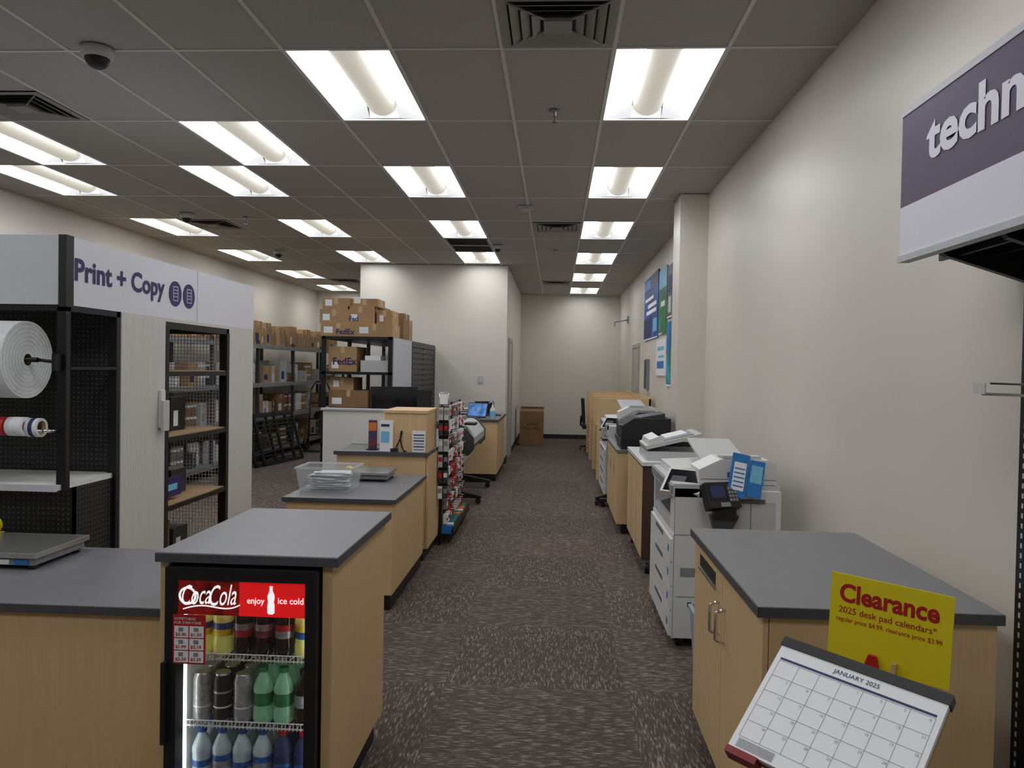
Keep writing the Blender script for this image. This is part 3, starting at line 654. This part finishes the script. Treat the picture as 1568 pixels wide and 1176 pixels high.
# ---------------------------------------------------------------- right side
b = B('storage_cabinet'); x0,x1,y0,y1,h = .62,1.29,2.3,3.4,.92
b.box(x0-.015,x1+.012,y0-.015,y1+.01,h-.03,h,GTOP); b.box(x0-.018,x1+.012,y0-.019,y0-.015,h-.032,h-.001,GEDGE); b.box(x0-.019,x0-.015,y0-.019,y1+.01,h-.032,h-.001,GEDGE)
b.box(x0+.022,x1,y0,y1,.12,h-.03,WOOD); b.box(x0+.07,x1-.02,y0+.03,y1-.03,0,.12,BLK)
ym = (y0+y1)/2
for a,c in ((y0+.003,ym-.002),(ym+.002,y1-.003)): b.box(x0+.003,x0+.02,a,c,.13,h-.034,WOOD)
b.box(x0+.001,x0+.003,ym+.12,y1-.12,h-.13,h-.08,BLK); b.box(x0-.004,x0+.003,ym+.11,y1-.11,h-.145,h-.13,STEEL)
for yy in (ym-.05, ym+.05):
    b.tube([(x0+.003,yy,h-.17),(x0-.03,yy,h-.18),(x0-.03,yy,h-.28),(x0+.003,yy,h-.29)],.006,CHROME)
b.finish(.002)
b = B('waste_bin'); frust(b,.70,1.02,3.55,3.95,0.002,.42,.03,BINB); frust(b,.705,1.015,3.555,3.945,.006,.418,.03,BINB)
for a in ((.69,1.03,3.54,3.56),(.69,1.03,3.94,3.96),(.69,.71,3.54,3.96),(1.01,1.03,3.54,3.96)): b.box(*a,.41,.43,BINB)
b.finish(recalc=False)

def copier(name, x0, x1, y0, y1, screen=True, top=1.12):
    b = B(name)
    for px in (x0+.06,x1-.06):
        for py in (y0+.06,y1-.06): b.cyl((px-.012,py,.03),(px+.012,py,.03),.03,BLK,12); b.box(px-.02,px+.02,py-.02,py+.02,.03,.07,DGR)
    b.box(x0+.015,x1,y0,y1,.06,.66,WPL)
    zs = [.07,.22,.36,.5,.64]
    for i in range(4):
        b.box(x0,x0+.015,y0+.01,y1-.01,zs[i],zs[i+1]-.008,WPL); b.box(x0-.002,x0,y0+.3,y1-.3,zs[i+1]-.045,zs[i+1]-.02,SEAM); b.box(x0-.001,x0,y0+.05,y0+.1,zs[i]+.05,zs[i]+.09,BLUE if i else SEAM)
    b.box(x0+.02,x1,y0,y0+.16,.66,.93,WPL); b.box(x0+.3,x1,y0+.16,y1,.66,.93,WPL); b.box(x0+.02,x0+.3,y0+.16,y1,.66,.72,WPL2); b.box(x0+.02,x0+.3,y1-.05,y1,.72,.93,WPL)
    b.prism([(x0+.05,.72),(x0+.3,.72),(x0+.3,.80)],'y',y0+.2,y1-.1,DGR)
    b.box(x0+.01,x1,y0,y1,.88,.955,WPL2); b.box(x0+.0,x0+.01,y0,y1,.9,.945,GRY)
    b.prism([(x0+.16,.958),(x1-.02,.958),(x1-.02,top-.04),(x1-.06,top-.02),(x0+.28,top-.02),(x0+.16,top-.08)],'y',y0+.02,y0+.30,WPL)
    b.prism([(x0+.06,.958),(x1-.02,.958),(x1-.02,1.03),(x0+.06,1.0)],'y',y0+.34,y1-.02,WPL)
    b.prism([(y0+.30,top-.07),(y1-.1,top+.02),(y1-.1,top+.035),(y0+.30,top-.05)],'x',x0+.22,x1-.12,WPL2)
    b.box(x0+.3,x1-.1,y0+.05,y0+.06,top-.03,top+.0,WPL2)
    b.box(x0+.3,x1-.2,y0+.03,y0+.2,top-.021,top-.014,GRY)
    b.box(x0+.32,x1-.16,y0+.012,y0+.022,top-.12,top-.09,SEAM); b.box(x0+.17,x1-.02,y0+.018,y0+.02,.985,.988,SEAM)
    for a in ((x0+.02,x0+.022,.07,.93),(x0+.24,x0+.243,.07,.88),(x0+.02,x1,.659,.662),(x0+.24,x1-.02,.36,.363),(x0+.04,x0+.24,.3,.303)): b.box(a[0],a[1],y0-.0015,y0,a[2],a[3],SEAM)
    b.box(x0+.26,x1-.01,y0-.05,y0,.62,.93,WPL); b.box(x0+.3,x1-.04,y0-.052,y0-.05,.66,.87,WPL2); b.box(x0+.34,x1-.1,y0-.055,y0-.052,.86,.885,SEAM); b.box(x0+.44,x0+.443,y0-.054,y0-.052,.62,.93,SEAM)
    b.box(x1-.2,x1-.05,y0-.002,y0,.3,.42,WPL2)
    for i in range(6): b.box(x1-.19,x1-.06,y0-.003,y0-.002,.31+i*.017,.318+i*.017,SEAM)
    b.box(x0+.06,x0+.2,y0-.003,y0,.42,.47,GRY); b.box(x0+.27,x1-.04,y0-.012,y0,.1,.34,WPL2); b.box(x0+.5,x0+.56,y0-.014,y0-.012,.2,.24,SEAM)
    if screen:
        M = frame((x0-.045, y0+.10, .90), (.85,-.5,0), (.34,.58,.55))
        b.box(-.01,.23,0,.19,-.03,0,WPL,M); b.box(.006,.214,.01,.18,0,.002,SCR,M); b.box(.03,.12,.05,.13,.002,.0025,DGR,M); b.box(x0-.0,x0+.06,y0+.1,y0+.2,.86,.92,WPL2)
    return b
b = copier('office_copier', .68, 1.30, 4.5, 5.42)
b.finish(.005)
b = B('card_payment_reader')
M = Matrix.Translation((.95,4.36,.84)) @ Matrix.Rotation(.35,4,'Z') @ Matrix.Rotation(math.radians(-28),4,'X')
b.box(-.1,.1,-.03,.03,0,.15,BLK,M); b.box(-.085,.02,-.034,-.03,.05,.135,SCR,M); b.box(-.075,.01,-.036,-.034,.06,.125,PAPB,M); b.box(.03,.09,-.034,-.03,.03,.135,DGR,M); b.box(-.03,.03,-.036,-.03,.005,.03,GRY,M)
for i in range(3):
    for j in range(4): b.box(.034+i*.018,.046+i*.018,-.038,-.034,.036+j*.022,.05+j*.022,GRY,M)
b.box(.9,1.02,4.36,4.44,.78,.86,BLK); b.prism([(.9,.72),(1.0,.72),(1.04,.8),(.88,.8)],'y',4.37,4.43,DGR)
M2 = Matrix.Translation((1.03,4.40,.9)) @ Matrix.Rotation(.1,4,'Z') @ Matrix.Rotation(math.radians(-14),4,'X') @ Matrix.Rotation(math.radians(12),4,'Y')
b.box(-.06,.04,-.01,0,0,.25,BLUE,M2); b.box(.045,.13,-.01,0,.02,.23,BLUE,M2); b.box(-.045,.025,-.012,-.01,.04,.2,WHT,M2); b.box(.055,.12,-.012,-.01,.1,.2,CYAN,M2)
for i in range(5): b.box(-.04,.02,-.013,-.012,.06+i*.025,.068+i*.025,BLUE,M2)
b.finish(.002)

b = B('rolling_work_cart'); x0,x1,y0,y1 = .70,1.27,6.1,7.35
b.box(x0-.01,x1,y0,y1,.86,.89,WPL); b.box(x0,x1,y0+.02,y1-.02,.12,.86,DESKD)
b.box(x0-.003,x0,y0+.03,y1-.03,.13,.84,WOOD); b.box(x0+.01,x1-.01,y0+.017,y0+.02,.13,.85,DESKD)
for i in range(1,3): b.box(x0-.004,x0-.002,y0+.03+i*.4,y0+.034+i*.4,.13,.84,SEAM)
for px in (x0+.05,x1-.05):
    for py in (y0+.07,y1-.07): b.cyl((px-.015,py,.045),(px+.015,py,.045),.045,BLK,16); b.box(px-.02,px+.02,py-.02,py+.02,.05,.12,GRY)
b.finish(.002)
b = B('document_scanner')
b.box(.74,1.22,6.25,6.75,.89,.96,WPL2); b.box(.75,1.21,6.26,6.74,.96,.962,GRY)
M = Matrix.Translation((.74,6.24,.975)) @ Matrix.Rotation(math.radians(-14),4,'Y')
b.box(0,.46,0,.5,0,.03,WPL2,M); b.box(.03,.4,.04,.46,.03,.036,GRY,M); b.prism([(.02,.03),(.15,.03),(.12,.08),(.04,.07)],'y',.02,.48,WPL,M); b.box(.18,.36,.1,.4,.036,.05,WHT,M); b.box(.74,1.22,6.72,6.76,.9,1.0,DGR)
b.finish(.004)
b = B('print_station_counter'); x0,x1,y0,y1 = .62,1.17,7.6,9.0
b.box(x0-.01,x1,y0,y1,.80,.83,GTOP); b.box(x0,x1,y0+.01,y1-.01,.1,.8,WOOD); b.box(x0+.05,x1-.02,y0+.03,y1-.03,0,.1,BLK)
for y in (8.07,8.53): b.box(x0-.001,x0,y,y+.003,.1,.8,WOODD)
for y in (8.0,8.46,8.92): b.box(x0-.012,x0-.002,y-.05,y-.04,.55,.65,CHROME)
b.finish(.002)
b = B('laser_printer'); x0,x1,y0,y1 = .66,1.14,7.66,8.2
b.prism([(x0,.83),(x1,.83),(x1,1.14),(x0+.12,1.14),(x0,1.06)],'y',y0,y1,BLK); b.box(x0-.006,x0,y0+.04,y1-.04,.86,.93,DGR); b.box(x0+.14,x1-.08,y0+.08,y1-.08,1.14,1.145,DGR); b.prism([(x0+.16,1.14),(x1-.05,1.14),(x1-.05,1.19)],'y',y0+.06,y1-.06,DGR)
b.box(x0-.02,x0+.08,y0+.02,y0+.2,1.05,1.07,DGR); b.finish(.012)
b = B('inkjet_printer'); b.box(.7,1.14,8.35,8.85,.83,1.05,BLK); b.box(.68,.7,8.4,8.8,.85,.9,DGR); b.prism([(.72,1.05),(1.12,1.05),(1.12,1.16),(.9,1.16)],'y',8.38,8.82,DGR); b.box(.74,.86,8.45,8.6,1.05,1.06,SCR); b.finish(.01)
copier('office_copier', .62, 1.28, 9.5, 10.7, True, 1.18).finish(.005)
b = B('workstation_stand'); 
b.prism([(.5,.06),(.9,.06),(.9,.11),(.7,.16),(.5,.1)],'y',9.2,9.26,BLK); b.box(.66,.74,9.2,9.27,.14,.78,BLK); b.box(.56,1.1,9.08,9.4,.78,.81,DGR)
for xx in (.52,.88): b.cyl((xx,9.2,.03),(xx,9.26,.03),.03,BLK,12)
b.cyl((.58,9.1,.03),(.58,9.14,.03),.03,BLK,12); b.prism([(.55,.06),(.62,.06),(.62,.1),(.55,.1)],'y',9.08,9.38,BLK); b.cyl((.58,9.34,.03),(.58,9.38,.03),.03,BLK,12)
b.box(.65,1.0,9.12,9.36,.81,.95,WPL2); b.finish(.003)

b = B('customer_desk_row')
for y0 in (11.4,12.7,14.0):
    y1 = y0+1.2
    b.box(.66,1.4,y0,y1,.72,.75,WOOD); b.box(.62,1.4,y0,y0+.03,0,1.2,WOOD); b.box(.62,1.4,y1-.03,y1,0,1.2,WOOD); b.box(1.37,1.4,y0,y1,0,1.22,WOOD); b.box(.8,1.37,y0+.03,y1-.03,1.02,1.04,WOOD)
    b.box(.68,.7,y0+.03,y1-.03,.55,.72,WOODD)
    b.box(.95,1.2,y0+.2,y0+.5,1.04,1.12,[WPL2,DGR,CARD][int(y0)%3]); b.box(.9,1.25,y0+.6,y0+.9,1.04,1.08,WHT)
b.finish(.002)
b = B('office_chair'); x,y = .78,15.6
for i in range(5):
    a = 2*math.pi*i/5+.3; ex,ey = x+.27*math.cos(a),y+.27*math.sin(a); b.tube([(x,y,.1),(ex,ey,.07)],.018,BLK); b.cyl((ex-.012,ey,.03),(ex+.012,ey,.03),.03,BLK,10)
b.cyl((x,y,.08),(x,y,.44),.025,BLK); b.box(x-.23,x+.23,y-.23,y+.23,.44,.52,BLK); b.prism([(x-.23,.55),(x-.17,.55),(x-.2,1.05),(x-.26,1.05)],'y',y-.22,y+.22,BLK); b.tube([(x-.12,y,.45),(x-.26,y,.5),(x-.25,y,.7)],.02,BLK)
for s in (-.25,.25): b.tube([(x,y+s,.48),(x,y+s,.68),],.015,BLK); b.box(x-.14,x+.14,y+s-.03,y+s+.03,.68,.71,BLK)
b.finish(.02)
b = B('cardboard_shipping_box'); x0,x1,y0,y1,h = -.74,-.24,16.3,16.8,.72
b.box(x0,x1,y0,y1,0,h,CARDD,skip='t'); b.box(x0+.006,x1-.006,y0+.006,y1-.006,.01,h,CARDD,skip='t')
b.quad([(x0,y0,h),(x0,y1,h),(x0-.06,y1,h+.1),(x0-.06,y0,h+.1)],CARD); b.quad([(x1,y0,h),(x1,y1,h),(x1+.1,y1,h-.02),(x1+.1,y0,h-.02)],CARD); b.quad([(x0,y1,h),(x1,y1,h),(x1,y1-.05,h+.08),(x0,y1-.05,h+.08)],CARD); b.quad([(x0,y0,h),(x1,y0,h),(x1,y0+.1,h+.05),(x0,y0+.1,h+.05)],CARDD)
b.text('FORBUTOFPIGE',(x1-.07,y0-.003,h-.33),(-1,0,0),(0,0,-1),.05,BLK,w=.36); b.text('T58677',(x1-.1,y0-.003,h-.24),(-1,0,0),(0,0,-1),.06,BLK,w=.26)
b.finish(recalc=False)

def poster(y0,y1,z0,z1,m,extra=None):
    b = B('wall_poster'); b.box(XR-.02,XR,y0,y1,z0,z1,m); b.box(XR-.021,XR-.02,y0+.0,y1,z0,z0+.02,WHT)
    if extra:
        for e in extra: b.box(XR-.022-.0005*extra.index(e),XR-.02,y0+(y1-y0)*e[0],y0+(y1-y0)*e[1],z0+(z1-z0)*e[2],z0+(z1-z0)*e[3],e[4])
    b.finish()
poster(11.2,12.9,2.1,3.08,POSTB,[(.0,.5,.78,1,PURP),(.45,1,.05,.35,PAPB),(.1,.7,.5,.56,WHT),(.1,.8,.4,.46,WHT),(.3,.9,.62,.67,WHT),(.05,.3,.1,.3,CYAN),(.5,.95,.8,.95,BLUE)])
poster(10.35,11.1,2.12,3.02,POSTG,[(0,1,.7,1,CYAN),(0,.5,.0,.4,GRN),(.5,1,.3,.6,GRN),(.2,.7,.42,.5,WHT)])
poster(9.85,10.28,2.3,2.98,POSTK,[(.1,.9,.5,.8,PAPB),(.2,.7,.1,.4,WPL2)]); poster(9.3,9.78,2.3,2.95,POSTK,[(.1,.6,.1,.5,BLK),(.3,.9,.6,.95,POSTP)])
poster(9.25,10.25,1.42,2.25,POSTT,[(.0,.45,.0,1,PINK),(.5,.7,.2,.6,GRN),(.75,1,.5,1,BLUE),(.1,.35,.5,.8,ORNG),(.15,.3,.1,.4,BLK)])
poster(10.4,11.3,1.55,2.05,WHT,[(.1,.8,.7,.8,CYAN),(.1,.7,.5,.56,CYAN),(.1,.85,.2,.4,BLUE)])

# ---------------------------------------------------------------- technology header gondola (near right)
b = B('technology_display_gondola'); X = 1.1; YN, YFr = .9, 2.57
b.box(X,X+.02,YN,YFr,2.14,2.43,PURP); b.box(X-.002,X+.022,YN,YFr,2.43,2.452,LGR); b.box(X,X+.02,YN,YFr,1.985,2.14,SIGNW); b.box(X-.006,X+.03,YN,YFr,1.965,1.985,LGR)
b.box(X+.02,XR-.02,YFr-.02,YFr,2.0,2.44,SIGNW)
b.text('technology',(X-.002,2.40,2.205),(0,-1,0),(0,0,1),.17,SIGNW,w=.98,bold=.032)
b.box(X+.03,XR-.02,YN,YFr-.03,1.99,2.0,BLK)
for y in (2.42,2.1,1.6,1.1): b.prism([(X+.05,1.985),(XR-.03,1.985),(XR-.03,1.88),(XR-.09,1.9),(X+.07,1.965)],'y',y-.015,y+.01,BLK)
for x in (X+.1,X+.2,X+.3): b.box(x,x+.012,YN,YFr-.05,1.965,1.99,BLKM)
b.box(XR-.045,XR-.02,.9,2.4,0,1.96,WPAN); b.box(XR-.06,XR-.015,2.37,2.42,0,1.99,BLKM)
for i in range(60): b.box(XR-.0615,XR-.06,2.39,2.398,.1+i*.03,.115+i*.03,LGR)
b.box(XR-.4,XR-.02,.9,2.26,.06,.14,BLKM); b.box(XR-.38,XR-.02,.95,2.24,0,.06,BLK)
b.tube([(XR-.045,2.2,1.55),(XR-.29,2.2,1.555),(XR-.295,2.2,1.57)],.004,CHROME,8); b.tube([(XR-.045,2.2,1.58),(XR-.27,2.2,1.585)],.003,CHROME,8); b.box(XR-.3,XR-.297,2.17,2.23,1.555,1.585,WPL2); b.box(XR-.06,XR-.045,2.18,2.22,1.54,1.6,CHROME)
b.finish(.002)

# ---------------------------------------------------------------- clearance stand
b = B('clearance_sign_stand')
L = Vector((.704,2.0,.885)); R = Vector((.922,1.83,.875)); u = (R-L)
Mo = frame(L,u,(0,0,1)); w = u.length
b.box(0,w,0,.218,-.0015,.0015,YEL,Mo)
P = lambda x,y,z=.0025: Mo @ Vector((x,y,z))
vv = Mo.to_3x3() @ Vector((0,1,0))
b.text('Clearance',P(.022,.148),u,vv,.048,LABR,w=.226,bold=.03)
b.text('2025 desk pad calendars*',P(.022,.116),u,vv,.022,LABR,w=.222,bold=.004)
b.text('regular price $4.99, clearance price $3.99',P(.017,.096),u,vv,.015,LABR,w=.24,bold=.003)
cx,cy = .86,1.93
b.cyl((cx,cy,.02),(cx,cy,.9),.012,REDD,12); b.cyl((cx,cy,0),(cx,cy,.02),.16,BLK,32); 
b.tube([(cx,cy,.9),(.812,1.93,.9)],.008,REDD)
TL = Vector((.557,1.85,.973)); TR = Vector((.816,1.6,.95)); BL = Vector((.391,1.70,.789)); uu = TR-TL; dn = BL-TL
Mc = frame(BL, uu, -dn); W = uu.length; H = dn.length
b.box(.03,W-.02,.0,H*.9,-.03,-.024,REDD,Mc); b.box(.0,W*.2,-.016,.0,-.03,.004,REDD,Mc)
c0 = Mc @ Vector((W*.5,H*.5,-.03)); b.tube([tuple(c0),(cx,cy,.75)],.012,REDD,10)
b.prism([(.080,-.03),(.135,-.03),(.118,.035),(.100,.035)],'z',.003,.012,RED,Mo); b.box(.155,.164,-.03,.03,.003,.014,TAPE,Mo)
b.finish()
b = B('desk_pad_calendar')
b.box(0,W,0,H,-.022,-.012,CARD,Mc); b.box(0,W,0,H,-.012,0,WHT,Mc); b.box(-.003,W+.003,H-.018,H+.006,-.024,.003,BLK,Mc)
Q = lambda x,y,z=.0015: Mc @ Vector((x,y,z)); vc = Mc.to_3x3() @ Vector((0,1,0))
b.text('JANUARY 2025',Q(W*.5,H-.042),uu,vc,.014,PAPB,align='c'); b.box(.012,W-.012,H-.053,H-.048,.0005,.001,PAPB,Mc)
gx0,gx1,gy0,gy1 = .012,W-.012,.03,H-.056
for i in range(8): x = gx0+(gx1-gx0)*i/7; b.box(x-.0003,x+.0003,gy0,gy1,.0005,.001,LINE,Mc)
for i in range(6): y = gy0+(gy1-gy0)*i/5; b.box(gx0,gx1,y-.0003,y+.0003,.0005,.001,LINE,Mc)
n = 1
for j in range(5):
    for i in range(7):
        if (j == 0 and i < 3) or n > 31: continue
        b.text(str(n),Q(gx0+(gx1-gx0)*(i+1)/7-.01,gy1-(gy1-gy0)*j/5-.01),uu,vc,.006,LINE); n += 1
for i in range(8): b.box(.015,.1,.006+i*.0026,.007+i*.0026,.0005,.001,LINE,Mc)
b.finish()

# ---------------------------------------------------------------- world, camera
w = bpy.data.worlds.new('world'); scene.world = w; w.use_nodes = True
w.node_tree.nodes['Background'].inputs[0].default_value = (.5,.52,.55,1); w.node_tree.nodes['Background'].inputs[1].default_value = .05
cam = bpy.data.cameras.new('camera'); cam.sensor_width = 36; cam.lens = 36*1184.24/1568; cam.clip_start = .05
co = bpy.data.objects.new('camera', cam); COL.objects.link(co)
co.matrix_world = Matrix.Translation((0,0,HC)) @ Matrix.Rotation(.05613,4,'Z') @ Matrix.Rotation(math.pi/2-.01896,4,'X') @ Matrix.Rotation(.01771,4,'Z')
scene.camera = co
scene.view_settings.view_transform = 'Standard'
scene.view_settings.exposure = 0
